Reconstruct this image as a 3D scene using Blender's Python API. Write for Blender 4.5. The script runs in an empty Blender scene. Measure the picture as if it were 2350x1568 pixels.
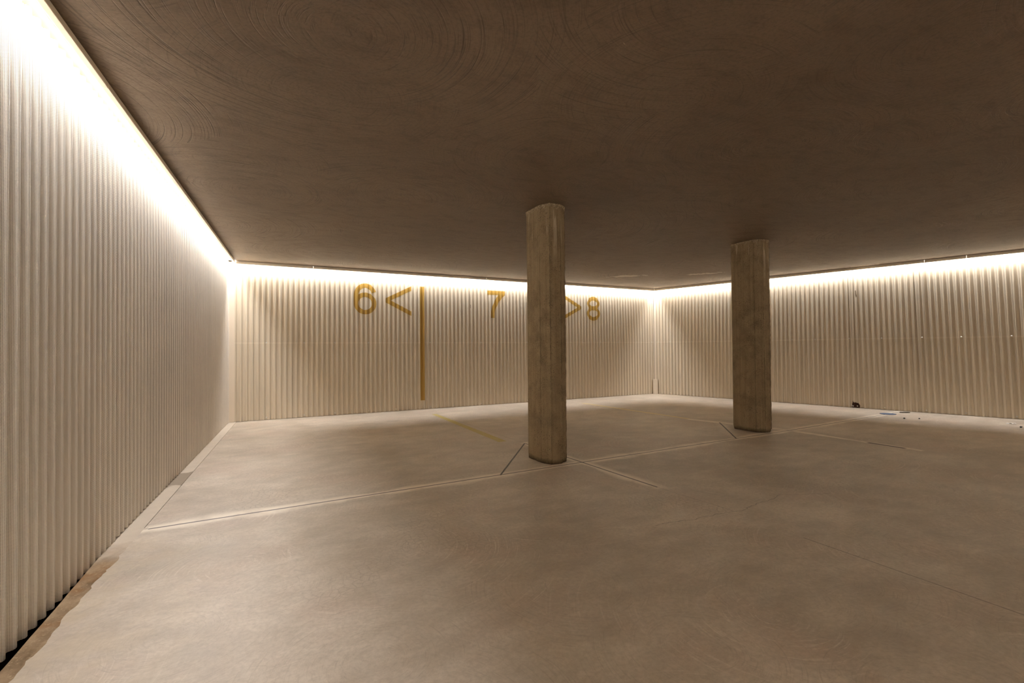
import bpy, bmesh, math, random
from mathutils import Vector, Matrix
random.seed(7)
SC = bpy.context.scene
COL = SC.collection
PI = math.pi

# ------------------------------------------------------------------ geometry of the hall
LB = (-0.48870, 8.25907)          # far left corner (left wall / back wall)
BR = (8.00789, 8.25907)           # far right corner (back wall / right wall)
ORG = {'l': LB, 'b': LB, 'r': BR, 'f': (-1.0843, -2.2)}
DIR = {'l': (-0.05685, -0.99838), 'b': (1.0, 0.0), 'r': (0.26915, -0.96310), 'f': (1.0, 0.0)}
INW = {'l': (0.99838, -0.05685), 'b': (0.0, -1.0), 'r': (-0.96310, -0.26915), 'f': (0.0, 1.0)}
LEN = {'l': 10.476, 'b': 8.4966, 'r': 10.86, 'f': 12.015}
PITCH = {'l': 0.0740, 'b': 0.0769, 'r': 0.0755}
CREST = {'l': 4.826, 'b': 1.620, 'r': 5.184}     # one crest position along each wall
AMP = 0.0100
H_CEIL = 2.415
H_SOF = 2.413
H_TRIM = 2.372
Y_FRONT = -2.2                                     # closing wall behind the viewpoint

def P(w, s, n, z):
    o, d, i = ORG[w], DIR[w], INW[w]
    return Vector((o[0] + d[0]*s + i[0]*n, o[1] + d[1]*s + i[1]*n, z))

def prof(w, s):
    """corrugation height at s (n offset): crest a little narrower than the valley"""
    t = (s - CREST[w]) / PITCH[w] * 2*PI
    c = math.cos(t)
    return AMP * math.tanh(2.0*(c - 0.22)) / 0.95

# ------------------------------------------------------------------ object helpers
def link(name, me, mats, parent=None):
    o = bpy.data.objects.new(name, me); COL.objects.link(o)
    for m in (mats if isinstance(mats, (list, tuple)) else [mats]):
        me.materials.append(m)
    if parent is not None:
        o.parent = parent
    return o

def mesh_of(bm, name, smooth=False):
    me = bpy.data.meshes.new(name); bm.to_mesh(me); bm.free()
    if smooth:
        for p in me.polygons: p.use_smooth = True
    return me

def tag(o, label=None, cat=None, group=None, kind=None):
    if label: o['label'] = label
    if cat: o['category'] = cat
    if group: o['group'] = group
    if kind: o['kind'] = kind
    return o

def empty(name, loc=(0, 0, 0)):
    o = bpy.data.objects.new(name, None); COL.objects.link(o); o.location = loc
    o.empty_display_size = 0.1
    return o

def prism(bm, pts, z0, z1, mi=0):
    lo = [bm.verts.new((x, y, z0)) for x, y in pts]
    hi = [bm.verts.new((x, y, z1)) for x, y in pts]
    fs = [bm.faces.new(lo[::-1]), bm.faces.new(hi)]
    n = len(pts)
    for i in range(n):
        fs.append(bm.faces.new((lo[i], lo[(i+1) % n], hi[(i+1) % n], hi[i])))
    for f in fs: f.material_index = mi
    return fs

def wbox(bm, w, s0, s1, n0, n1, z0, z1, mi=0):
    """box in wall coordinates"""
    v = [bm.verts.new(P(w, s, n, z)) for s in (s0, s1) for n in (n0, n1) for z in (z0, z1)]
    for q in ((0,1,3,2),(4,6,7,5),(0,4,5,1),(2,3,7,6),(0,2,6,4),(1,5,7,3)):
        bm.faces.new([v[i] for i in q]).material_index = mi

# ------------------------------------------------------------------ node helpers
class NT:
    def __init__(self, name):
        self.m = bpy.data.materials.new(name); self.m.use_nodes = True; self.cache = {}
        self.t = self.m.node_tree; self.t.nodes.clear()
        self.out = self.t.nodes.new('ShaderNodeOutputMaterial')
    def n(self, typ, **kw):
        nd = self.t.nodes.new(typ)
        for k, v in kw.items(): setattr(nd, k, v)
        return nd
    def l(self, a, b): self.t.links.new(a, b)
    def put(self, sock, v):
        if isinstance(v, bpy.types.NodeSocket): self.l(v, sock)
        else: sock.default_value = v
    def math(self, op, a, b=None, c=None, clamp=False):
        nd = self.n('ShaderNodeMath', operation=op, use_clamp=clamp)
        self.put(nd.inputs[0], a)
        if b is not None: self.put(nd.inputs[1], b)
        if c is not None: self.put(nd.inputs[2], c)
        return nd.outputs[0]
    def vmath(self, op, a, b=None, out=0):
        nd = self.n('ShaderNodeVectorMath', operation=op)
        self.put(nd.inputs[0], a)
        if b is not None: self.put(nd.inputs[1], b)
        return nd.outputs[out]
    def sep(self, v):
        nd = self.n('ShaderNodeSeparateXYZ'); self.l(v, nd.inputs[0]); return nd.outputs
    def xyz(self, v):
        if 'xyz' not in self.cache: self.cache['xyz'] = self.sep(v)
        return self.cache['xyz']
    def comb(self, x, y, z=0.0):
        nd = self.n('ShaderNodeCombineXYZ')
        self.put(nd.inputs[0], x); self.put(nd.inputs[1], y); self.put(nd.inputs[2], z)
        return nd.outputs[0]
    def noise(self, vec, scale, detail=4.0, rough=0.55, dist=0.0):
        key = (vec.node.name, vec.name, scale, detail, rough, dist)
        if key in self.cache: return self.cache[key]
        nd = self.n('ShaderNodeTexNoise'); self.l(vec, nd.inputs['Vector'])
        nd.inputs['Scale'].default_value = scale; nd.inputs['Detail'].default_value = detail
        nd.inputs['Roughness'].default_value = rough; nd.inputs['Distortion'].default_value = dist
        self.cache[key] = nd.outputs['Fac']
        return nd.outputs['Fac']
    def scale(self, vec, s):
        nd = self.n('ShaderNodeVectorMath', operation='MULTIPLY'); self.l(vec, nd.inputs[0])
        nd.inputs[1].default_value = s; return nd.outputs[0]
    def remap(self, v, a, b, c=0.0, d=1.0, smooth=False):
        nd = self.n('ShaderNodeMapRange'); nd.clamp = True
        if smooth: nd.interpolation_type = 'SMOOTHSTEP'
        self.put(nd.inputs[0], v)
        nd.inputs[1].default_value = a; nd.inputs[2].default_value = b
        nd.inputs[3].default_value = c; nd.inputs[4].default_value = d
        return nd.outputs[0]
    def mix(self, f, a, b, mode='MIX'):
        nd = self.n('ShaderNodeMix', data_type='RGBA', blend_type=mode)
        self.put(nd.inputs[0], f)
        self.put(nd.inputs[6], a if isinstance(a, bpy.types.NodeSocket) else (*a, 1))
        self.put(nd.inputs[7], b if isinstance(b, bpy.types.NodeSocket) else (*b, 1))
        return nd.outputs[2]
    def principled(self, col, rough=0.6, metal=0.0, spec=0.5, normal=None):
        b = self.n('ShaderNodeBsdfPrincipled')
        self.put(b.inputs['Base Color'], col if isinstance(col, bpy.types.NodeSocket) else (*col, 1))
        self.put(b.inputs['Roughness'], rough)
        b.inputs['Metallic'].default_value = metal
        b.inputs['Specular IOR Level'].default_value = spec
        if normal is not None: self.l(normal, b.inputs['Normal'])
        return b.outputs[0]
    def bump(self, h, strength=0.3, dist=0.01):
        nd = self.n('ShaderNodeBump'); self.l(h, nd.inputs['Height'])
        nd.inputs['Strength'].default_value = strength; nd.inputs['Distance'].default_value = dist
        return nd.outputs[0]
    def done(self, sh):
        self.l(sh, self.out.inputs[0]); return self.m
    def obj(self):
        return self.n('ShaderNodeTexCoord').outputs['Object']
    def arcs(self, vec, cell, fr, ft, thr0, thr1):
        """trowel marks: streaks that follow arcs around scattered centres"""
        vo = self.n('ShaderNodeTexVoronoi', feature='F1'); vo.voronoi_dimensions = '2D'
        self.l(vec, vo.inputs['Vector']); vo.inputs['Scale'].default_value = cell
        d = self.vmath('SUBTRACT', vec, vo.outputs['Position'])
        x, y, z = self.sep(d)
        r = self.math('SQRT', self.math('ADD', self.math('MULTIPLY', x, x), self.math('MULTIPLY', y, y)))
        th = self.math('ARCTAN2', y, x)
        cr = self.sep(vo.outputs['Color'])
        v = self.comb(self.math('MULTIPLY', r, fr), self.math('MULTIPLY', th, ft), self.math('MULTIPLY', cr[0], 57.0))
        nz = self.noise(v, 1.0, 2.0, 0.6)
        return self.remap(nz, thr0, thr1, 0.0, 1.0)

def flat(name, col, rough=0.6, metal=0.0, spec=0.5):
    t = NT(name); return t.done(t.principled(col, rough, metal, spec))

# ------------------------------------------------------------------ materials
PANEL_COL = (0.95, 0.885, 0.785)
def hole_mask(t, rad=0.00138):
    uv = t.n('ShaderNodeUVMap').outputs[0]
    x, y, _ = t.sep(uv)
    u = t.math('DIVIDE', x, 0.00433); v = t.math('DIVIDE', y, 0.0050)
    odd = t.math('MODULO', t.math('ABSOLUTE', t.math('FLOOR', u)), 2.0)
    v2 = t.math('ADD', v, t.math('MULTIPLY', odd, 0.5))
    dx = t.math('MULTIPLY', t.math('SUBTRACT', t.math('FRACT', u), 0.5), 0.00433)
    dz = t.math('MULTIPLY', t.math('SUBTRACT', t.math('FRACT', v2), 0.5), 0.0050)
    d2 = t.math('ADD', t.math('MULTIPLY', dx, dx), t.math('MULTIPLY', dz, dz))
    return t.math('LESS_THAN', d2, rad*rad), uv

def perforated(name, col, rough, vary=True, holes=True):
    """sheet metal; the 3 mm perforation shows as dark holes (on the distant walls it blends into the tone)"""
    t = NT(name)
    uv = t.n('ShaderNodeUVMap').outputs[0]
    c = col
    if vary:
        nz = t.noise(t.scale(uv, (6.0, 0.8, 1.0)), 1.0, 3.0)
        c = t.mix(t.remap(nz, 0.3, 0.7), tuple(v*0.95 for v in col), tuple(min(1, v*1.04) for v in col))
    if holes:
        hole, uv = hole_mask(t)
        c = t.mix(hole, c, (0.17, 0.125, 0.085))
    return t.done(t.principled(c, rough, 0.0, 0.4))

M_PANEL = perforated('perforated_sheet_metal', PANEL_COL, 0.5)
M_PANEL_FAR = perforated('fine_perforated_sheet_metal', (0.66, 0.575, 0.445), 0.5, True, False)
M_GOLD = perforated('gold_paint', (0.44, 0.265, 0.052), 0.45, False, False)
M_RUST = perforated('rusted_sheet', (0.055, 0.018, 0.007), 0.8, False, False)
M_BACKING = flat('dark_backing', (0.10, 0.085, 0.07), 0.9)
M_SCREW = flat('galvanised_screw', (0.82, 0.80, 0.74), 0.3, 0.0, 0.6)
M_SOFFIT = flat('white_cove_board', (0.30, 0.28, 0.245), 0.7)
M_TRIM = flat('painted_steel_trim', (0.84, 0.76, 0.64), 0.5)
M_COVER = flat('beige_painted_metal', (0.76, 0.66, 0.53), 0.5)
M_STEELDARK = flat('dark_metal', (0.05, 0.045, 0.04), 0.5)

M_DIFFUSER = flat('led_diffuser', (0.85, 0.85, 0.85), 0.5)

def concrete_column_mat():
    t = NT('raw_column_concrete'); o = t.obj()
    x, y, z = t.sep(o)
    streak = t.noise(t.scale(o, (38.0, 38.0, 1.3)), 1.0, 5.0, 0.6)
    blot = t.noise(o, 5.0, 5.0, 0.6)
    c = t.mix(t.remap(streak, 0.30, 0.74), (0.265, 0.196, 0.112), (0.41, 0.315, 0.190))
    c = t.mix(t.remap(blot, 0.46, 0.66, 0, 0.75), c, (0.165, 0.118, 0.066))
    # pits
    vo = t.n('ShaderNodeTexVoronoi', feature='F1'); t.l(o, vo.inputs['Vector']); vo.inputs['Scale'].default_value = 60.0
    pit = t.math('MULTIPLY', t.remap(vo.outputs['Distance'], 0.10, 0.28, 1.0, 0.0),
                 t.remap(t.noise(o, 7.0, 2.0), 0.47, 0.58))
    c = t.mix(t.math('MULTIPLY', pit, 0.95), c, (0.035, 0.022, 0.012))
    fine = t.noise(o, 160.0, 3.0, 0.7)
    c = t.mix(t.remap(fine, 0.48, 0.72, 0.0, 0.6), c, (0.47, 0.37, 0.235))
    c = t.mix(t.remap(fine, 0.46, 0.28, 0.0, 0.7), c, (0.10, 0.070, 0.040))
    # pale lime runs below the ceiling
    run = t.noise(t.scale(o, (30.0, 30.0, 2.2)), 1.0, 3.0, 0.6)
    runm = t.math('MULTIPLY', t.remap(run, 0.60, 0.66), t.remap(z, 1.75, 2.25))
    c = t.mix(t.math('MULTIPLY', runm, 0.7), c, (0.62, 0.52, 0.38))
    # darker towards the foot
    foot = t.math('MULTIPLY', t.remap(t.math('ADD', z, t.math('MULTIPLY', t.noise(o, 18.0, 3.0), 0.05)), 0.03, 0.075, 1.0, 0.0), 0.85)
    c = t.mix(foot, c, (0.035, 0.022, 0.012))
    h = t.math('ADD', t.math('MULTIPLY', streak, 0.5), t.math('SUBTRACT', t.math('MULTIPLY', fine, 0.35), pit))
    return t.done(t.principled(c, 0.85, 0.0, 0.25, t.bump(h, 0.55, 0.006)))
M_COLUMN = concrete_column_mat()

M_SEAM = flat('shadow_toned_formwork_seam', (0.125, 0.088, 0.050), 0.9)  # seam colour darkened to paint in the thin shadow lines along the edges

def mortar_mat():
    t = NT('rough_mortar'); o = t.obj()
    nz = t.noise(o, 70.0, 4.0, 0.7)
    c = t.mix(t.remap(nz, 0.35, 0.65), (0.20, 0.145, 0.085), (0.58, 0.47, 0.32))
    return t.done(t.principled(c, 0.9, 0.0, 0.2, t.bump(nz, 0.8, 0.01)))
M_MORTAR = mortar_mat()

def seg(t, o, a, b, jit=0.0, jscale=3.0):
    """signed across / along coordinates of a segment a-b on the floor; returns (|v|, outside-along, v)"""
    dx, dy = b[0]-a[0], b[1]-a[1]; L = math.hypot(dx, dy); dx /= L; dy /= L
    x, y, z = t.xyz(o)
    px = t.math('SUBTRACT', x, a[0]); py = t.math('SUBTRACT', y, a[1])
    u = t.math('ADD', t.math('MULTIPLY', px, dx), t.math('MULTIPLY', py, dy))
    v = t.math('SUBTRACT', t.math('MULTIPLY', py, dx), t.math('MULTIPLY', px, dy))
    if jit:
        nz = t.noise(o, jscale, 3.0, 0.6)
        v = t.math('ADD', v, t.math('MULTIPLY', t.math('SUBTRACT', nz, 0.5), jit))
    end = t.math('MAXIMUM', t.math('MULTIPLY', u, -1.0), t.math('SUBTRACT', u, L))
    return v, u, end, L

def floor_mat():
    t = NT('polished_concrete'); o = t.obj()
    base_hi, base_lo = (0.745, 0.650, 0.535), (0.485, 0.408, 0.318)
    big = t.noise(o, 0.75, 3.0, 0.62)
    mid = t.noise(t.scale(o, (1.0, 1.6, 1.0)), 3.6, 5.0, 0.64)
    c = t.mix(t.remap(t.math('ADD', t.math('MULTIPLY', big, 0.55), t.math('MULTIPLY', mid, 0.45)), 0.39, 0.61), base_lo, base_hi)
    tint = t.noise(o, 1.35, 3.0, 0.6)
    c = t.mix(t.remap(tint, 0.50, 0.68, 0, 0.55), c, (0.62, 0.485, 0.385))      # reddish clouds
    tint2 = t.noise(t.vmath('ADD', o, (7.3, 3.1, 0.0)), 1.7, 3.0, 0.6)
    c = t.mix(t.remap(tint2, 0.58, 0.76, 0, 0.45), c, (0.455, 0.42, 0.32))    # greenish clouds
    arc1 = t.arcs(o, 0.9, 110.0, 1.6, 0.55, 0.72)
    arc2 = t.arcs(t.vmath('ADD', o, (0.61, 0.37, 0.0)), 1.5, 170.0, 2.0, 0.56, 0.72)
    am = t.remap(tint, 0.45, 0.62)
    c = t.mix(t.math('MULTIPLY', t.math('MULTIPLY', arc1, am), 0.6), c, (0.86, 0.77, 0.65))
    c = t.mix(t.math('MULTIPLY', arc2, 0.34), c, (0.34, 0.28, 0.212))
    fine = t.noise(o, 46.0, 3.0, 0.75)
    c = t.mix(t.remap(fine, 0.40, 0.72, 0, 0.34), c, (0.32, 0.255, 0.185))
    # mottled worn patches in the foreground
    vo = t.n('ShaderNodeTexVoronoi', feature='DISTANCE_TO_EDGE'); vo.voronoi_dimensions = '2D'; t.l(t.vmath('ADD', o, t.comb(t.math('MULTIPLY', fine, .02), t.math('MULTIPLY', mid, .03))), vo.inputs['Vector'])
    vo.inputs['Scale'].default_value = 24.0
    mot = t.math('MULTIPLY', t.remap(vo.outputs['Distance'], 0.02, 0.10, 1.0, 0.0), t.remap(t.noise(t.vmath('ADD', o, (2.2, 9.0, 0.0)), 1.1, 3.0), 0.56, 0.66))
    c = t.mix(t.math('MULTIPLY', mot, 0.42), c, (0.33, 0.265, 0.20))
    # yellowish water stain beside the rusty strip
    x, y, z = t.xyz(o)
    wl = t.math('SUBTRACT', 0.95747, t.math('ADD', t.math('MULTIPLY', x, -0.99838), t.math('MULTIPLY', y, 0.05685)))   # distance from left wall
    st = t.math('MULTIPLY', t.remap(wl, 0.05, 0.75, 1.0, 0.0), t.math('MULTIPLY', t.remap(y, 3.6, 3.1), t.remap(t.noise(o, 5.0, 3.0, 0.65), 0.42, 0.62)))
    c = t.mix(t.math('MULTIPLY', st, 0.40), c, (0.62, 0.50, 0.33))
    # ---- joints: a dark saw cut with pale filler dust on both sides
    dark = None; pale = None
    jn = t.math('SUBTRACT', t.noise(o, 5.0, 3.0, 0.6), 0.5)
    j1 = t.math('MULTIPLY', jn, 0.007); j2 = t.math('MULTIPLY', jn, 0.055)
    wn = t.remap(t.noise(o, 1.8, 2.0), 0.3, 0.7, 0.5, 1.5)
    gate = t.remap(jn, -0.16, 0.02, 0.5, 1.0)
    def add(cur, m, op='MAXIMUM'): return m if cur is None else t.math(op, cur, m)
    def joint(a, b, w=0.0, strength=1.0, h0=0.03, h1=0.10, hs=0.0, wavy=None):
        nonlocal dark, pale
        v, u, end, L = seg(t, o, a, b)
        if w:
            d = t.math('MAXIMUM', t.math('ABSOLUTE', t.math('ADD', v, j1 if wavy is None else t.math('MULTIPLY', jn, wavy))), end)
            dark = add(dark, t.remap(d, w*0.4, w, strength, 0.0))
        if hs:
            d = t.math('DIVIDE', t.math('MAXIMUM', t.math('ABSOLUTE', t.math('ADD', v, j2)), end), wn)
            pale = add(pale, t.remap(d, h0, h1, hs, 0.0, True))
        return v, end
    joint((-0.62, 3.572), (5.941, 3.759), 0.0105, 1.0, hs=0.9)
    joint((5.941, 3.757), (9.10, 3.925), 0.0115, 1.0, hs=0.8)
    joint((2.600, 4.70), (2.664, 2.74), 0.0105, 1.0, 0.02, 0.085, 0.85)
    joint((2.52, 7.60), (2.598, 4.72), 0.004, 0.45)
    joint((2.664, 2.72), (2.71, 2.10), 0.005, 0.3)
    joint((1.77, 3.636), (2.594, 4.704), 0.0115, 1.0)
    joint((5.60, 5.05), (5.935, 3.757), 0.006, 0.6, 0.02, 0.08, 0.85)
    v, end = joint((5.935, 3.757), (5.915, 2.40), 0.005, 0.5, 0.02, 0.060, 0.85)
    brk = t.math('MULTIPLY', t.remap(t.math('ABSOLUTE', t.math('ADD', v, 0.012)), 0.018, 0.030, 1.0, 0.0),
                 t.math('MULTIPLY', t.remap(y, 2.50, 2.53), t.remap(y, 2.88, 2.85)))
    joint((4.87, 3.725), (5.705, 4.63), 0.0125, 1.0, 0.02, 0.10, 0.35)
    joint((2.672, 1.62), (2.655, -0.5), 0.005, 0.55)
    joint((2.08, 2.155), (2.80, 2.095), 0.0035, 0.55, wavy=0.12)
    joint((2.80, 2.095), (3.29, 2.16), 0.0035, 0.55, wavy=0.12)
    joint((3.29, 2.16), (3.62, 2.02), 0.0035, 0.45, wavy=0.12)
    pale = t.math('MULTIPLY', pale, gate)
    c = t.mix(pale, c, (0.95, 0.85, 0.71))
    c = t.mix(t.math('MULTIPLY', dark, 0.92), c, (0.020, 0.012, 0.007))
    c = t.mix(brk, c, (0.055, 0.035, 0.018))
    h = fine
    rough = t.remap(mid, 0.3, 0.7, 0.42, 0.60)
    return t.done(t.principled(c, rough, 0.0, 0.5, t.bump(h, 0.16, 0.003)))
M_FLOOR = floor_mat()

def strip_mat():
    t = NT('gutter_concrete'); o = t.obj()
    x, y, z = t.sep(o)
    clean = t.mix(t.noise(o, 9.0, 4.0), (0.58, 0.50, 0.40), (0.70, 0.61, 0.50))
    nz = t.noise(t.scale(o, (1.0, 0.55, 1.0)), 11.0, 5.0, 0.65)
    rust = t.mix(t.remap(nz, 0.34, 0.66), (0.19, 0.120, 0.060), (0.42, 0.295, 0.175))
    rust = t.mix(t.remap(t.noise(o, 4.5, 3.0), 0.54, 0.68, 0, 0.8), rust, (0.27, 0.125, 0.042))
    rust = t.mix(t.remap(t.noise(o, 90.0, 2.0), 0.60, 0.72, 0, 0.5), rust, (0.56, 0.42, 0.25))
    yj = t.math('ADD', y, t.math('MULTIPLY', t.math('SUBTRACT', t.noise(o, 6.0, 3.0), 0.5), 0.5))
    c = t.mix(t.remap(yj, 3.40, 3.05), clean, rust)
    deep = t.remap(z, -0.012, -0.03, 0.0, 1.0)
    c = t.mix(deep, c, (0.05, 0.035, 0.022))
    dk = t.math('MULTIPLY', t.remap(yj, 5.10, 5.05), t.remap(yj, 4.55, 4.60))
    c = t.mix(t.math('MULTIPLY', dk, 0.7), c, (0.25, 0.19, 0.13))
    return t.done(t.principled(c, 0.85, 0.0, 0.25, t.bump(nz, 0.5, 0.01)))
M_STRIP = strip_mat()

def ceiling_mat():
    t = NT('brushed_dark_render'); o = t.obj()
    a1 = t.arcs(o, 0.55, 105.0, 1.1, 0.55, 0.72)
    a2 = t.arcs(t.vmath('ADD', o, (1.31, 0.77, 0.0)), 0.9, 150.0, 1.5, 0.55, 0.72)
    big = t.noise(o, 0.55, 3.0, 0.6)
    am = t.remap(big, 0.42, 0.58)
    c = t.mix(t.remap(big, 0.3, 0.7), (0.200, 0.145, 0.098), (0.285, 0.214, 0.152))
    mid = t.noise(t.scale(o, (1.0, 1.9, 1.0)), 5.5, 4.0, 0.66)
    c = t.mix(t.remap(mid, 0.48, 0.68, 0, 0.32), c, (0.105, 0.072, 0.046))
    c = t.mix(t.math('MULTIPLY', t.math('MULTIPLY', a1, am), 0.6), c, (0.070, 0.045, 0.027))
    c = t.mix(t.math('MULTIPLY', a2, 0.4), c, (0.08, 0.054, 0.034))
    fine = t.noise(o, 60.0, 2.0, 0.7)
    c = t.mix(t.remap(fine, 0.45, 0.75, 0, 0.35), c, (0.085, 0.058, 0.037))
    x, y, z = t.sep(o)
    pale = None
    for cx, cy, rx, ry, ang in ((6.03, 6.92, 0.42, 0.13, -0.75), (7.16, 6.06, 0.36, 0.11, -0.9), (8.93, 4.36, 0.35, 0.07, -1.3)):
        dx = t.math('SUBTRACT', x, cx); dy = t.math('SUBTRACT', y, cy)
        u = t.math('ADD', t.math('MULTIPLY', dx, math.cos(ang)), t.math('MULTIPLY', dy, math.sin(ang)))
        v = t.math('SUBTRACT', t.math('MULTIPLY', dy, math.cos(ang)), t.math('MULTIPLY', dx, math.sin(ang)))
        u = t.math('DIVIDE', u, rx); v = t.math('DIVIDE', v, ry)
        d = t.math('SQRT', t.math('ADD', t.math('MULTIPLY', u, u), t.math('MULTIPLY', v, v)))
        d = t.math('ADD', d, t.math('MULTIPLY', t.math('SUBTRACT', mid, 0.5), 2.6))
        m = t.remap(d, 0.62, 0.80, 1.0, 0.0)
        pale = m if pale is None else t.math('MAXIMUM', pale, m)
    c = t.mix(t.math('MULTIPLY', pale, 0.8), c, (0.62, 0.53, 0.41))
    h = t.math('ADD', t.math('MULTIPLY', a1, -0.6), t.math('MULTIPLY', mid, 0.6))
    return t.done(t.principled(c, 0.62, 0.0, 0.35, t.bump(h, 0.6, 0.006)))
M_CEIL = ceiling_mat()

def plain_wall_mat():
    t = NT('plain_concrete_wall'); o = t.obj()
    nz = t.noise(o, 2.5, 5.0)
    return t.done(t.principled(t.mix(nz, (0.66, 0.59, 0.50), (0.72, 0.65, 0.56)), 0.85, 0.0, 0.3))
M_PLAIN = plain_wall_mat()

def worn_paint(name, col, amount):
    t = NT(name); o = t.obj()
    nz = t.noise(o, 16.0, 6.0, 0.72)
    m = t.remap(nz, 0.36, 0.62, 0.0, amount)
    return t.done(t.principled(t.mix(m, col, (0.58, 0.49, 0.385)), 0.6, 0.0, 0.35))
M_YELLOW = worn_paint('worn_yellow_paint', (0.58, 0.47, 0.13), 0.4)
M_PALEYEL = worn_paint('faded_yellow_paint', (0.80, 0.66, 0.33), 0.35)

# ------------------------------------------------------------------ floor, gutter strip, ceiling
LA = P('l', LEN['l'], 0, 0); RA = P('r', LEN['r'], 0, 0)
def left_edge(s):
    if s < 4.75: return 0.104
    k = min(1.0, (s - 4.75)/0.3)
    return 0.104 - k*(0.006 + 0.005*math.sin(s*7.1) + 0.005*math.sin(s*17.7+1.0) + 0.004*math.sin(s*41.0+.4) + random.uniform(-.004, .004))
bm = bmesh.new()
pts = []
s = -0.02
while s < LEN['l']:
    p = P('l', s, left_edge(s), 0); pts.append((p.x, p.y))
    s += 0.25 if s < 4.3 else 0.025
p = P('l', LEN['l'], 0.06, 0); pts.append((p.x, Y_FRONT))
p = P('r', LEN['r'], -0.07, 0); pts.append((p.x, Y_FRONT))
p = P('r', -0.07, -0.07, 0); pts.append((BR[0]+0.07, BR[1]+0.07))
pts.append((P('l', -0.07, left_edge(0), 0).x, LB[1]+0.07))
prism(bm, pts, -0.12, 0.0)
bmesh.ops.triangulate(bm, faces=[f for f in bm.faces if len(f.verts) > 4])
floor = link('floor', mesh_of(bm, 'floor'), M_FLOOR); tag(floor, kind='structure')

# low strip between the left wall and the slab edge
bm = bmesh.new()
wbox(bm, 'l', -0.07, 4.66, -0.07, 0.1015, -0.10, 0.001)
N = 60
rows = []
for i in range(N+1):
    s = 4.66 + (LEN['l']-4.66)*i/N
    d = min(1.0, max(0.0, (s-4.66)/0.25))
    row = []
    v = 0.006 + 0.034*max(0.0, min(1.0, (s-5.05)/0.9)) + random.uniform(-.0015, .0015)
    dv = max(0.0, min(1.0, (s-4.86)/0.06))
    for n, z in ((-0.07, -0.085*dv), (v-0.004, -0.085*dv), (v, -0.0015*d), (0.06, -0.004*d+random.uniform(-.0015, .0015)*d), (0.125, -0.006*d)):
        row.append(bm.verts.new(P('l', s, n, 0.0008*(1-d) + z)))
    rows.append(row)
for a, b in zip(rows, rows[1:]):
    for j in range(4): bm.faces.new((a[j], a[j+1], b[j+1], b[j]))
tag(link('trim_1', mesh_of(bm, 'trim_1'), M_STRIP), kind='structure')

def inset_poly(n):
    """room outline inset by n from the three lit walls"""
    def isect(w1, w2):
        a = P(w1, 0, n, 0); da = DIR[w1]; b = P(w2, 0, n, 0); db = DIR[w2]
        det = da[0]*(-db[1]) + db[0]*da[1]
        rx, ry = b.x-a.x, b.y-a.y
        u = (rx*(-db[1]) + db[0]*ry)/det
        return (a.x+da[0]*u, a.y+da[1]*u)
    return [isect('l', 'f'), isect('l', 'b'), isect('b', 'r'), isect('r', 'f')]
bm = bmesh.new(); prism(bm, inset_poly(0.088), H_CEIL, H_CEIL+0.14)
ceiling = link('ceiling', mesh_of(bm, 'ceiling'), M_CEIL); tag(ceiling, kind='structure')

bm = bmesh.new()
prism(bm, [(-1.6, Y_FRONT-0.12), (12.0, Y_FRONT-0.12), (12.0, Y_FRONT), (-1.6, Y_FRONT)], -0.1, 2.56)
tag(link('wall_front', mesh_of(bm, 'wall_front'), M_PLAIN), kind='structure')

# ------------------------------------------------------------------ walls clad with perforated corrugated sheets
def arc_table(w):
    """arc length along the corrugation, for the hole pattern"""
    n = 64; d = PITCH[w]/n; acc = [0.0]
    for i in range(n):
        a = prof(w, CREST[w]+i*d); b = prof(w, CREST[w]+(i+1)*d)
        acc.append(acc[-1]+math.hypot(d, b-a))
    return acc
ARC = {w: arc_table(w) for w in 'lbr'}
def arc(w, s):
    t = (s-CREST[w])/PITCH[w]; k = math.floor(t); f = (t-k)*64; i = int(f); f -= i
    return k*ARC[w][-1] + ARC[w][i]*(1-f) + ARC[w][min(64, i+1)]*f + 10.0

def sheet_mesh(w, s0, s1, z0, z1, noff, lean, pivot, hole_shift, bend=0.0):
    bm = bmesh.new(); uv = bm.loops.layers.uv.new('UVMap')
    step = PITCH[w]/24; n = max(2, int(round((s1-s0)/step))); prev = None
    zs = [z0, z1]
    for i in range(n+1):
        s = s0+(s1-s0)*i/n; h = prof(w, s)+noff
        cur = [(bm.verts.new(P(w, s-lean*(z-pivot), h, z)), (arc(w, s)+hole_shift, z+hole_shift*0.7)) for z in zs]
        if prev:
            f = bm.faces.new((prev[0][0], cur[0][0], cur[1][0], prev[1][0])); f.smooth = True
            for lp, q in zip(f.loops, (prev[0], cur[0], cur[1], prev[1])): lp[uv].uv = q[1]
        prev = cur
    return mesh_of(bm, 'cladding_sheet')

# one screw: washer and low hexagonal head
def screw_mesh():
    bm = bmesh.new()
    prof_ = [(0.0110, 0.0), (0.0110, 0.0018), (0.0066, 0.0026), (0.0066, 0.0066), (0.0038, 0.0082)]
    rings = [[bm.verts.new((r*math.cos(a), r*math.sin(a), z)) for a in [2*PI*k/12 for k in range(12)]] for r, z in prof_]
    for a, b in zip(rings, rings[1:]):
        for k in range(12): bm.faces.new((a[k], a[(k+1) % 12], b[(k+1) % 12], b[k]))
    bm.faces.new(rings[-1])
    me = mesh_of(bm, 'screw', True); me.materials.append(M_SCREW); return me
SCREW = screw_mesh()
def add_screw(w, s, z, parent, n_extra=0.0):
    o = bpy.data.objects.new('screw', SCREW); COL.objects.link(o); o.parent = parent
    h = prof(w, s)+n_extra
    i = Vector((*INW[w], 0)); up = Vector((0, 0, 1)); x = up.cross(i)
    m = Matrix((x, up, i)).transposed().to_4x4(); m.translation = P(w, s, h, z); o.matrix_world = m

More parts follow.
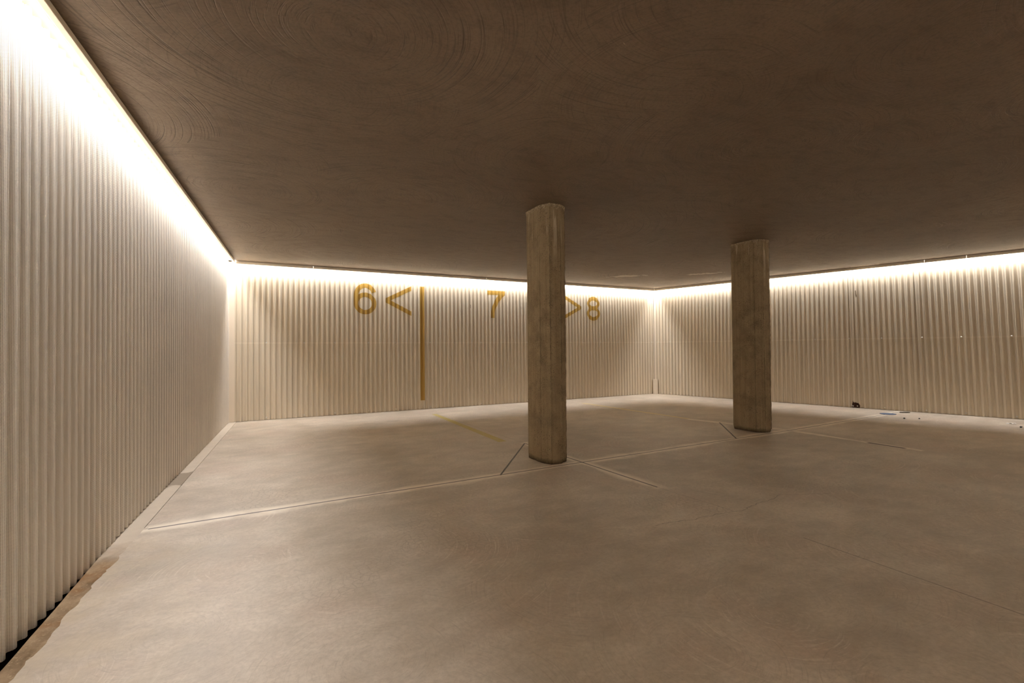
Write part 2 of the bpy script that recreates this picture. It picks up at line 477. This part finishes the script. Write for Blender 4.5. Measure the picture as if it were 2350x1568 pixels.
def valley(w, s):
    """nearest valley to s"""
    k = round((s-CREST[w])/PITCH[w]-0.5)
    return CREST[w]+(k+0.5)*PITCH[w]

def build_wall(w, name, joints, rows, screws, leans):
    bm = bmesh.new()
    wbox(bm, w, -0.10, LEN[w]+0.1, -0.20, -0.07, -0.1, H_CEIL+0.14)
    wall = link(name, mesh_of(bm, name), M_BACKING); tag(wall, kind='structure')
    for j, (s0, s1) in enumerate(zip(joints, joints[1:])):
        ln = leans(0.5*(s0+s1))
        for r, (z0, z1, zoff) in enumerate(rows):
            noff = 0.0007*(j % 2) + zoff
            zz0 = z0
            if w == 'l' and s0 > 4.7: zz0 = -0.014
            a0 = s0-0.5*PITCH[w] if s0 > 0.01 else s0
            a1 = s1+0.5*PITCH[w] if j < len(joints)-2 else s1
            if w == 'r' and j < len(joints)-2: a1 += 0.02
            me = sheet_mesh(w, a0, a1, zz0, z1, noff, ln, 0.0, 0.0017*j+0.0023*r)
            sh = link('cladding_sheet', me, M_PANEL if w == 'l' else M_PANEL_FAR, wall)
            for (ss, sz) in screws:
                if s0 <= ss < s1 and (z0-0.001 <= sz < z1-0.03):
                    add_screw(w, valley(w, ss)-ln*sz, sz, sh, noff+0.0004)
    return wall

rows2 = [(0.004, 1.186, 0.0), (1.166, H_SOF, 0.0016)]
sb = [0.06, 0.52, 1.05, 1.513, 2.043, 2.506, 3.118, 3.58, 4.126, 4.575, 5.097, 5.56, 6.051, 6.489, 6.998, 7.45, 7.95, 8.43]
sr = [0.06, 0.423, 0.94, 1.37, 1.86, 2.36, 2.846, 3.291, 3.803, 4.254, 4.773, 5.220, 5.74, 6.2, 6.7, 7.2, 7.7, 8.2]
sl = [5.855-0.49*k for k in range(12)] + [5.855+0.49*k for k in range(1, 4)]
wall_left = build_wall('l', 'wall_left', [-0.004, 0.97, 1.95, 2.93, 3.90, 4.87, 5.85, 6.82, 7.80, 8.77, 9.75, 10.46],
                       [(0.004, H_SOF, 0.0)], [(s, z) for s in sl for z in (0.045, 1.197)], lambda s: 0.0)
wall_back = build_wall('b', 'wall_back', [0.004, 1.03, 2.05, 3.07, 4.10, 5.12, 6.14, 7.16, 8.492], rows2,
                       [(s, z) for s in sb for z in (0.035, 1.19)], lambda s: 0.0)
wall_right = build_wall('r', 'wall_right', [0.004, 0.92, 1.88, 2.83, 3.79, 4.75, 5.72, 6.70, 7.68, 8.66, 9.64, 10.84], rows2,
                        [(s, z) for s in sr for z in (0.037, 1.195, 2.335)],
                        lambda s: 0.0 if s < 2.8 else (0.004 if s < 3.79 else (0.018 if s < 4.75 else 0.028)))

# unperforated lap band where the upper sheets overlap the lower ones
M_LAP = perforated('plain_sheet_edge', (0.71, 0.622, 0.487), 0.5, False, False)
for w, wall, s1, leans in (('b', wall_back, 8.49, lambda s: 0.0), ('r', wall_right, 10.8, lambda s: 0.0 if s < 2.8 else (0.004 if s < 3.79 else (0.018 if s < 4.75 else 0.028)))):
    bm = bmesh.new(); prev = None; n = int((s1-0.006)/(PITCH[w]/16))
    for i in range(n+1):
        q = 0.006+(s1-0.006)*i/n; h = prof(w, q)+0.0026
        cur = [bm.verts.new(P(w, q-leans(q)*z, h, z)) for z in (1.176, 1.198)]
        if prev: bm.faces.new((prev[0], cur[0], cur[1], prev[1])).smooth = True
        prev = cur
    link('lap_band', mesh_of(bm, 'lap_band'), M_LAP, wall)

# corner angle strips
def corner_strip(w, wall, s0, s1, n, z0, z1):
    bm = bmesh.new(); wbox(bm, w, s0, s1, n-0.0015, n, z0, z1)
    return link('corner_flange', mesh_of(bm, 'corner_flange'), M_COVER, wall)
corner_strip('b', wall_back, 0.006, 0.080, 0.0125, 0.004, H_SOF-0.002)
corner_strip('r', wall_right, 0.004, 0.050, 0.0125, 0.004, H_SOF-0.002)

# rusted-through spot at the foot of the right wall
bm = bmesh.new(); uv = bm.loops.layers.uv.new('UVMap')
outline = [(3.79, 0.006), (3.789, 0.06), (3.796, 0.092), (3.797, 0.118), (3.806, 0.121), (3.812, 0.100), (3.83, 0.090), (3.845, 0.094), (3.862, 0.083), (3.878, 0.086), (3.892, 0.072), (3.903, 0.055), (3.906, 0.03), (3.901, 0.006)]
def conform(bm, w, n_off, lean=0.0):
    """cut a flat (s,z) mesh into narrow strips and press it onto the corrugation"""
    smin = min(v.co.x for v in bm.verts); smax = max(v.co.x for v in bm.verts)
    stp = PITCH[w]/14; s = math.ceil(smin/stp)*stp
    while s < smax:
        g = bm.verts[:]+bm.edges[:]+bm.faces[:]
        bmesh.ops.bisect_plane(bm, geom=g, plane_co=(s, 0, 0), plane_no=(1, 0, 0), dist=1e-6)
        s += stp
    uvl = bm.loops.layers.uv.verify()
    for f in bm.faces:
        f.smooth = True
        for lp in f.loops: lp[uvl].uv = (arc(w, lp.vert.co.x), lp.vert.co.y)
    for v in bm.verts:
        s, z, dn = v.co.x, v.co.y, v.co.z
        v.co = P(w, s-lean*z, prof(w, s)+n_off+dn, z)
bm.faces.new([bm.verts.new((s+0.002, z, 0)) for s, z in outline])
bmesh.ops.triangulate(bm, faces=bm.faces[:])
conform(bm, 'r', 0.0026)
o = link('rust_patch', mesh_of(bm, 'rust_patch'), M_RUST, wall_right); o['label'] = 'dark rust-eaten patch at the foot of the wall'
M_SCUFF = perforated('scuffed_metal', (0.16, 0.115, 0.07), 0.8, False, False)
for w, wall, poly in (('r', wall_right, [(3.90, 2.02), (3.912, 2.03), (3.915, 1.97), (3.921, 1.93), (3.913, 1.90), (3.905, 1.94), (3.902, 1.98)]),
                      ('b', wall_back, [(3.905, 1.905), (3.912, 1.90), (3.911, 1.84), (3.906, 1.83)])):
    bm = bmesh.new(); bm.faces.new([bm.verts.new((a, b, 0)) for a, b in poly]); bmesh.ops.triangulate(bm, faces=bm.faces[:])
    conform(bm, w, 0.0026, 0.018 if w == 'r' else 0.0)
    link('scuff_mark', mesh_of(bm, 'scuff_mark'), M_SCUFF, wall)['label'] = 'small dark scuff on the corrugated sheet'
for ss, zz in ((3.810, 0.030), (3.866, 0.033)):
    add_screw('r', ss, zz, o, 0.003)

# ------------------------------------------------------------------ light cove: soffit board, steel profile, LED strips
TRIM_BREAKS = {'l': [0.103, 2.25, 5.28, 8.3, 10.37], 'b': [0.103, 1.17, 4.2, 7.2, 8.42], 'r': [0.08, 2.1, 4.79, 5.27, 7.8, 10.78], 'f': [0.1, 3.0, 6.0, 9.0, 11.9]}
COVE = {}
for num, w, side in ((2, 'l', 'left'), (3, 'b', 'back'), (4, 'r', 'right'), (5, 'f', 'front')):
    bm = bmesh.new()
    a, b = {'l': (-0.08, 10.55), 'b': (-0.08, 8.58), 'r': (-0.08, 10.95), 'f': (-0.08, 12.1)}[w]
    wbox(bm, w, a, b, -0.075, 0.091, H_SOF, H_CEIL+0.10)
    sof = link('trim_%d' % num, mesh_of(bm, 'cove_board'), M_SOFFIT); tag(sof, kind='structure')
    br = TRIM_BREAKS[w]
    for s0, s1 in zip(br, br[1:]):
        bm = bmesh.new()
        A = [(0.0765, H_SOF+0.0005), (0.0765, H_TRIM), (0.0780, H_TRIM-0.0012), (0.1015, H_TRIM-0.0012), (0.1030, H_TRIM), (0.1030, 2.3985), (0.1015, 2.4000), (0.0900, 2.4000), (0.0900, H_SOF+0.0005)]
        va = [bm.verts.new(P(w, s0+0.0015, nn, zz)) for nn, zz in A]; vb = [bm.verts.new(P(w, s1-0.0015, nn, zz)) for nn, zz in A]
        bm.faces.new(va); bm.faces.new(vb[::-1])
        for k in range(9): bm.faces.new((va[k], vb[k], vb[(k+1) % 9], va[(k+1) % 9]))
        bmesh.ops.recalc_face_normals(bm, faces=bm.faces[:])
        bmesh.ops.triangulate(bm, faces=[f for f in bm.faces if len(f.verts) > 4])
        link('steel_profile', mesh_of(bm, 'steel_profile'), M_TRIM, sof)
def led_run(w, s0, s1, label):
    root = empty('led_strip_light', P(w, s0, 0.062, H_SOF))
    tag(root, label, 'light', 'light strips hidden in the ceiling cove')
    inv = Matrix.Translation(-P(w, s0, 0.062, H_SOF))
    bm = bmesh.new(); 
    for i in range(1):
        A = [(0.0500, H_SOF), (0.0670, H_SOF), (0.0670, H_SOF-0.0006), (0.0500, H_SOF-0.0055)]
        va = [bm.verts.new(P(w, s0, n, z)) for n, z in A]; vb = [bm.verts.new(P(w, s1, n, z)) for n, z in A]
        bm.faces.new(va); bm.faces.new(vb[::-1])
        for k in range(4): bm.faces.new((va[k], vb[k], vb[(k+1) % 4], va[(k+1) % 4]))
    bm.transform(inv)
    link('tape', mesh_of(bm, 'tape'), M_SOFFIT, root)
    bm = bmesh.new(); n = 1
    for i in range(n):
        q0 = s0+(s1-s0)*i/n; q1 = s0+(s1-s0)*(i+1)/n
        bm.faces.new([bm.verts.new(P(w, q, nn, z)) for q, nn, z in ((q0, 0.0515, H_SOF-0.0058), (q1, 0.0515, H_SOF-0.0058), (q1, 0.0652, H_SOF-0.0018), (q0, 0.0652, H_SOF-0.0018))])
    bmesh.ops.recalc_face_normals(bm, faces=bm.faces[:])
    bm.transform(inv)
    o = link('diffuser', mesh_of(bm, 'diffuser'), M_DIFFUSER, root)
    # the lamp itself: one long narrow strip just under the diffuser, facing down and a little towards the wall
    L = bpy.data.lights.new('led_light', 'AREA'); L.shape = 'RECTANGLE'; L.size = s1-s0; L.size_y = 0.0137
    L.color = (0.97, 0.975, 1.0)
    L.energy = {'l': 520.0, 'b': 610.0, 'r': 520.0, 'f': 640.0}[w]*math.pi*L.size*L.size_y
    lo = bpy.data.objects.new('led_light', L); COL.objects.link(lo); lo.parent = root
    i3 = Vector((*INW[w], 0)); d3 = Vector((*DIR[w], 0))
    t3 = (i3*0.0137+Vector((0, 0, 0.0040))).normalized()        # across the strip
    n3 = d3.cross(t3).normalized()
    if n3.z < 0: n3 = -n3
    x3 = t3.cross(n3)
    m = Matrix((x3, t3, n3)).transposed().to_4x4(); m.translation = P(w, (s0+s1)/2, 0.05835, H_SOF-0.0045)
    m.translation -= root.location; lo.matrix_local = m
led_run('l', 0.02, 10.40, 'glowing light strip hidden in the cove along the left wall')
led_run('b', 0.07, 8.42, 'glowing light strip hidden in the cove along the back wall')
led_run('r', 0.07, 10.80, 'glowing light strip hidden in the cove along the right wall')


led_run('f', 0.07, 11.9, 'light strip added as fill in the unseen cove behind the viewpoint')  # guessed lamp out of view, added to brighten the darker floor and walls

# ------------------------------------------------------------------ concrete columns
def column(outline, label, seed):
    rnd = random.Random(seed)
    cx = sum(p[0] for p in outline)/len(outline); cy = sum(p[1] for p in outline)/len(outline)
    root = empty('concrete_column', (cx, cy, 0)); tag(root, label, 'column', None, 'thing')
    # densify outline, many rings, small irregularity; worn narrow foot
    loc = [(x-cx, y-cy) for x, y in outline]
    dense = []
    for i, p in enumerate(loc):
        q = loc[(i+1) % len(loc)]; L = math.hypot(q[0]-p[0], q[1]-p[1]); k = max(1, int(L/0.03))
        for j in range(k): dense.append((p[0]+(q[0]-p[0])*j/k, p[1]+(q[1]-p[1])*j/k))
    bm = bmesh.new(); rings = []
    zs = [0.0, 0.012, 0.03, 0.05] + [0.05+0.062*k for k in range(1, 38)] + [H_CEIL+0.004]
    ph = [rnd.uniform(0, 6.28) for _ in range(6)]
    for z in zs:
        foot = max(0.0, 1-z/0.05)
        ring = []
        for k, (x, y) in enumerate(dense):
            r = math.hypot(x, y)
            d = 0.0010*math.sin(2.5*z+ph[0]) + rnd.uniform(-0.0006, 0.0006) - foot*(0.006+0.004*math.sin(k*1.7+ph[0]))
            ring.append(bm.verts.new((x*(1+d/r), y*(1+d/r), z)))
        rings.append(ring)
    n = len(dense)
    for a, b in zip(rings, rings[1:]):
        for k in range(n): bm.faces.new((a[k], a[(k+1) % n], b[(k+1) % n], b[k]))
    bm.faces.new(rings[0][::-1]); bm.faces.new(rings[-1])
    link('shaft', mesh_of(bm, 'shaft'), M_COLUMN, root)
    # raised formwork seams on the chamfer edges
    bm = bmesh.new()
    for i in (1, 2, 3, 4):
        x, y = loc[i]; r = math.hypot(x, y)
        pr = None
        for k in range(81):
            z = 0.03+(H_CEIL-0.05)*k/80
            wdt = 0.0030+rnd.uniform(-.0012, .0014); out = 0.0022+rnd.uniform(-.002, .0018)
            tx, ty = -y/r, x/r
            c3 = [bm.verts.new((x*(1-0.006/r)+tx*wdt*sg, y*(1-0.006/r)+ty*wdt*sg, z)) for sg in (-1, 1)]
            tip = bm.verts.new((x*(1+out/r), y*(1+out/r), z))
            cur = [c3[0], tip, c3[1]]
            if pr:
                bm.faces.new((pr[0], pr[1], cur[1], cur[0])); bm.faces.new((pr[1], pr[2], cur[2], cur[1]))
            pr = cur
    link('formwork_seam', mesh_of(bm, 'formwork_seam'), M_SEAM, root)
    # ragged mortar lip where the shaft meets the ceiling
    bm = bmesh.new(); ri = []
    for lev in range(4):
        ring = []
        for k, (x, y) in enumerate(dense):
            r = math.hypot(x, y)
            jag = 0.5+0.5*math.sin(k*2.3+ph[1])*math.sin(k*0.9+ph[2])
            z = H_CEIL+0.003-lev*(0.006+0.014*jag) + rnd.uniform(-.003, .003)*(lev > 0)
            out = (0.006, 0.007, 0.004, -0.004)[lev]+rnd.uniform(-.0025, .003)
            ring.append(bm.verts.new((x*(1+out/r), y*(1+out/r), min(z, H_CEIL+0.003))))
        ri.append(ring)
    for a, b in zip(ri, ri[1:]):
        for k in range(n): bm.faces.new((b[k], b[(k+1) % n], a[(k+1) % n], a[k]))
    o = link('mortar_lip', mesh_of(bm, 'mortar_lip'), M_MORTAR, root); o['label'] = 'ragged pale mortar edge at the ceiling'
    return root
# outline order: back-left chamfer, front-left chamfer, front, front-right chamfer, back-right
column([(2.287, 4.070), (2.287, 3.826), (2.332, 3.718), (2.448, 3.716), (2.528, 3.765), (2.528, 4.085), (2.470, 4.150), (2.335, 4.150)],
       'nearer concrete column with chamfered edges, standing between the gold number 7 and the arrowhead', 3)
column([(5.440, 4.190), (5.438, 3.872), (5.520, 3.806), (5.612, 3.803), (5.676, 3.83), (5.676, 4.19), (5.62, 4.24), (5.49, 4.24)],
       'farther concrete column with a dark foot, standing before the corrugated wall without painted numbers', 11)

# ------------------------------------------------------------------ gold numbers and arrows painted on the back wall
def stroke(path, hw, close=False):
    """offset polygon strip of a polyline"""
    L, R = [], []
    n = len(path)
    for i, p in enumerate(path):
        a = path[i-1] if (i > 0 or close) else p
        b = path[(i+1) % n] if (i < n-1 or close) else p
        dx, dy = b[0]-a[0], b[1]-a[1]; l = math.hypot(dx, dy) or 1
        nx, ny = -dy/l, dx/l
        L.append((p[0]+nx*hw, p[1]+ny*hw)); R.append((p[0]-nx*hw, p[1]-ny*hw))
    qs = [[L[i], L[i+1], R[i+1], R[i]] for i in range(n-1)]
    if close: qs.append([L[-1], L[0], R[0], R[-1]])
    return qs
def ell(cx, cz, rx, rz, a0=0.0, a1=360.0, n=48):
    return [(cx+rx*math.cos(math.radians(a0+(a1-a0)*i/n)), cz+rz*math.sin(math.radians(a0+(a1-a0)*i/n))) for i in range(n+1)]
def ring(cx, cz, ro, ri, n=56):
    O = ell(cx, cz, ro[0], ro[1], n=n); I = ell(cx, cz, ri[0], ri[1], n=n)
    return [[O[i], O[i+1], I[i+1], I[i]] for i in range(n)]
def bez(a, b, c, n=12):
    return [((1-t)**2*a[0]+2*t*(1-t)*b[0]+t*t*c[0], (1-t)**2*a[1]+2*t*(1-t)*b[1]+t*t*c[1]) for t in [i/n for i in range(n+1)]]
def glyph(name, layers, label, cat):
    bm = bmesh.new()
    for k, polys in enumerate(layers):
        for q in polys:
            vs = [bm.verts.new((x, z, 0.0003*k)) for x, z in q]
            bm.faces.new(vs)
    bmesh.ops.remove_doubles(bm, verts=bm.verts[:], dist=1e-5)
    bmesh.ops.triangulate(bm, faces=[f for f in bm.faces if len(f.verts) > 4])
    conform(bm, 'b', 0.0040)
    o = link(name, mesh_of(bm, name), M_GOLD); tag(o, label, cat, 'gold numbers and signs on the back wall'); return o
arc6 = ell(1.990, 1.985, 0.1485, 0.169, 19.6, 180.0, 40)
pth = arc6 + [(1.8415, 1.94), (1.8415, 1.90), (1.8425, 1.86)]
glyph('painted_numeral', [stroke(pth, 0.0375), ring(1.988, 1.853, (0.184, 0.184), (0.110, 0.110))],
      'gold painted number 6 high on the corrugated back wall', 'number')
glyph('painted_arrow', [[[(2.333, 1.957), (2.778, 2.185), (2.778, 2.105), (2.415, 1.9215)], [(2.333, 1.957), (2.415, 1.9215), (2.333, 1.882)],
                         [(2.333, 1.882), (2.415, 1.9215), (2.779, 1.740), (2.779, 1.660)]]],
      'gold painted arrowhead pointing left at the number 6', 'arrow sign')
glyph('painted_bar', [[[(2.935, 2.189), (3.014, 2.189), (3.014, 1.70), (2.935, 1.70)], [(2.935, 1.70), (3.014, 1.70), (3.014, 0.9), (2.935, 0.9)], [(2.935, 0.9), (3.014, 0.9), (3.015, 0.161), (2.937, 0.161)]]],
      'tall narrow gold bar painted on the back wall between the numbers 6 and 7', 'painted line')
R7 = bez((4.627, 2.106), (4.405, 1.92), (4.403, 1.662), 14); L7 = bez((4.486, 2.106), (4.325, 1.90), (4.323, 1.662), 14)
leg7 = [[R7[i], R7[i+1], L7[i+1], L7[i]] for i in range(14)]
glyph('painted_numeral', [[[(4.261, 2.186), (4.627, 2.186), (4.627, 2.106), (4.486, 2.106), (4.261, 2.106)]]+leg7],
      'gold painted number 7 on the back wall beside the nearer column', 'number')
glyph('painted_arrow', [[[(6.444, 1.953), (5.999, 2.181), (5.999, 2.108), (6.343, 1.9245)], [(6.444, 1.953), (6.343, 1.9245), (6.444, 1.898)],
                         [(6.444, 1.898), (6.343, 1.9245), (5.999, 1.746), (5.999, 1.671)]]],
      'gold painted arrowhead pointing right at the number 8', 'arrow sign')
glyph('painted_numeral', [ring(6.758, 2.024, (0.160, 0.148), (0.093, 0.0655)), ring(6.760, 1.812, (0.168, 0.155), (0.105, 0.0755))],
      'gold painted number 8 on the back wall near the far corner', 'number')

# ------------------------------------------------------------------ yellow bay lines on the floor
def floor_strip(name, pts, mat, label):
    cx, cy = pts[0]
    bm = bmesh.new(); n = 24
    (ax, ay), (bx, by), (c2x, c2y), (dx, dy) = pts
    rnd = random.Random(len(label)); prev = None
    for i in range(n+1):
        t = i/n
        l = (ax+(dx-ax)*t, ay+(dy-ay)*t); r = (bx+(c2x-bx)*t, by+(c2y-by)*t)
        j = rnd.uniform(-.002, .002)
        cur = [bm.verts.new((l[0]-cx+j, l[1]-cy, 0.0)), bm.verts.new((r[0]-cx+j, r[1]-cy, 0.0))]
        if prev: bm.faces.new((prev[0], prev[1], cur[1], cur[0]))
        prev = cur
    o = link(name, mesh_of(bm, name), mat); o.location = (cx, cy, 0.0012)
    tag(o, label, 'floor line', 'yellow parking bay lines'); return o
floor_strip('parking_line', [(2.425, 7.55), (2.510, 7.55), (2.476, 4.915), (2.372, 4.915)], M_YELLOW,
            'worn yellow bay line on the floor leading up to the gold bar')
floor_strip('parking_line', [(5.42, 7.55), (5.50, 7.55), (5.645, 5.10), (5.572, 5.10)], M_PALEYEL,
            'faint thin yellow bay line on the floor between the two columns')

# ------------------------------------------------------------------ small things
# cover box in the far corner
root = empty('cover_box', P('r', 0.0, 0.05, 0)); tag(root, 'narrow beige metal cover box standing in the far right corner', 'cover box')
inv = Matrix.Translation(-P('r', 0.0, 0.05, 0))
bm = bmesh.new(); wbox(bm, 'r', 0.002, 0.094, 0.012, 0.075, 0.0, 0.325); bm.transform(inv)
bmesh.ops.bevel(bm, geom=bm.edges[:], offset=0.003, segments=2, affect='EDGES')
link('body', mesh_of(bm, 'body'), M_COVER, root)
bm = bmesh.new(); wbox(bm, 'r', -0.001, 0.097, 0.012, 0.079, 0.3255, 0.335); bm.transform(inv)
bmesh.ops.bevel(bm, geom=bm.edges[:], offset=0.0015, segments=1, affect='EDGES')
link('lid', mesh_of(bm, 'lid'), M_COVER, root)

# blue cap set on the floor joint
root = empty('floor_cap', (8.63, 3.895, 0)); tag(root, 'round blue cap lying flat on the floor joint near the right wall', 'cap')
def lathe(prof_, n=40):
    bm = bmesh.new(); rings = [[bm.verts.new((r*math.cos(2*PI*k/n), r*math.sin(2*PI*k/n), z)) for k in range(n)] for r, z in prof_]
    for a, b in zip(rings, rings[1:]):
        for k in range(n): bm.faces.new((a[k], a[(k+1) % n], b[(k+1) % n], b[k]))
    bm.faces.new(rings[-1]); return bm
link('disc', mesh_of(lathe([(0.100, 0.001), (0.100, 0.004), (0.094, 0.006), (0.03, 0.0065)]), 'disc'), flat('blue_plastic', (0.10, 0.17, 0.30), 0.4), root)
bm = lathe([(0.104, 0.001), (0.1035, 0.0045), (0.1005, 0.0035)])
bmesh.ops.delete(bm, geom=[f for f in bm.faces if len(f.verts) > 4], context='FACES')
o = link('rim', mesh_of(bm, 'rim'), flat('dark_rim', (0.06, 0.055, 0.05), 0.6), root); o['label'] = 'dark grey rim'

# small wire loop by the wall
bm = bmesh.new(); n, m = 36, 8; rg = []
for i in range(n):
    a = 2*PI*i/n; r0 = 1+0.12*math.sin(2*a+.4)
    rg.append([bm.verts.new((0.072*r0*math.cos(a)*(1+0.06*math.cos(2*PI*j/m)), 0.040*r0*math.sin(a)*(1+0.06*math.cos(2*PI*j/m)), 0.005+0.0045*math.sin(2*PI*j/m))) for j in range(m)])
for i in range(n):
    a, b = rg[i], rg[(i+1) % n]
    for j in range(m): bm.faces.new((a[j], a[(j+1) % m], b[(j+1) % m], b[j]))
o = link('wire_loop', mesh_of(bm, 'wire_loop', True), flat('dark_wire', (0.085, 0.065, 0.04), 0.6)); o.location = (9.02, 3.84, 0); o.rotation_euler.z = -0.6
tag(o, 'small dark wire loop on the floor at the foot of the right wall', 'wire')

def pebble(loc, size, mat, name, label, cat, seed, flatn=0.6):
    rnd = random.Random(seed); bm = bmesh.new(); bmesh.ops.create_icosphere(bm, subdivisions=2, radius=1.0)
    for v in bm.verts:
        k = 1+rnd.uniform(-.18, .18); v.co = Vector((v.co.x*size*k, v.co.y*size*.8*k, v.co.z*size*flatn*k))
    zmin = min(v.co.z for v in bm.verts)
    for v in bm.verts: v.co.z -= zmin
    o = link(name, mesh_of(bm, name, True), mat); o.location = (*loc, 0.0); tag(o, label, cat); return o
pebble((8.242, 3.517), 0.016, M_STEELDARK, 'pebble', 'tiny dark pebble on the floor, just below the blue cap', 'pebble', 2)
pebble((8.425, 3.41), 0.013, M_STEELDARK, 'pebble', 'smallest dark pebble on the pale floor band right of the blue cap', 'pebble', 5)
pebble((8.62, 2.42), 0.017, M_STEELDARK, 'pebble', 'dark pebble on the floor close to the white scrap', 'pebble', 8)
# crumpled scrap of paper
bm = bmesh.new(); rnd = random.Random(4); g = [[bm.verts.new((-.05+.02*i, -.02+.013*j, 0.002+max(0, rnd.uniform(-.004, .014)))) for j in range(4)] for i in range(6)]
for i in range(5):
    for j in range(3): bm.faces.new((g[i][j], g[i+1][j], g[i+1][j+1], g[i][j+1]))
o = link('paper_scrap', mesh_of(bm, 'paper_scrap'), flat('white_paper', (0.86, 0.82, 0.75), 0.8)); o.location = (8.934, 2.604, 0); o.rotation_euler.z = -0.9
tag(o, 'small crumpled white scrap on the floor along the right wall', 'scrap')

# ------------------------------------------------------------------ world, camera, view
w = bpy.data.worlds.new('world'); SC.world = w; w.use_nodes = True
w.node_tree.nodes['Background'].inputs[0].default_value = (0.0, 0.0, 0.0, 1); w.node_tree.nodes['Background'].inputs[1].default_value = 0.0

F_PX, PITCHC, ROLLC, HC = 1090.0, 0.0147378, -0.0080260, 1.0713975
YAW = math.radians(27.4555966)
def rz(v, a): return Vector((v[0]*math.cos(a)-v[1]*math.sin(a), v[0]*math.sin(a)+v[1]*math.cos(a), v[2]))
cp, sp, cr, sr_ = math.cos(PITCHC), math.sin(PITCHC), math.cos(ROLLC), math.sin(ROLLC)
Fw = Vector((0, cp, sp)); Up = Vector((0, -sp, cp)); Rt = Vector((1, 0, 0))
R2 = Rt*cr+Up*sr_; U2 = -Rt*sr_+Up*cr
Fw, R2, U2 = rz(Fw, -YAW), rz(R2, -YAW), rz(U2, -YAW)
cam = bpy.data.cameras.new('camera'); co = bpy.data.objects.new('camera', cam); COL.objects.link(co)
cam.sensor_fit = 'HORIZONTAL'; cam.sensor_width = 36.0; cam.lens = 36.0*F_PX/2350.0
cam.clip_start = 0.02; cam.clip_end = 100
m = Matrix((R2, U2, -Fw)).transposed().to_4x4(); m.translation = Vector((0, 0, HC)); co.matrix_world = m
SC.camera = co

SC.view_settings.view_transform = 'Standard'; SC.view_settings.look = 'None'
SC.view_settings.exposure = -1.2; SC.view_settings.gamma = 1.0; SC.view_settings.use_curve_mapping = False
cy = SC.cycles
cy.diffuse_bounces = 7; cy.max_bounces = 14; cy.transparent_max_bounces = 10
cy.sample_clamp_indirect = 40.0; cy.caustics_reflective = False; cy.caustics_refractive = False
cy.use_denoising = True
cy.use_adaptive_sampling = True; cy.adaptive_threshold = 0.03
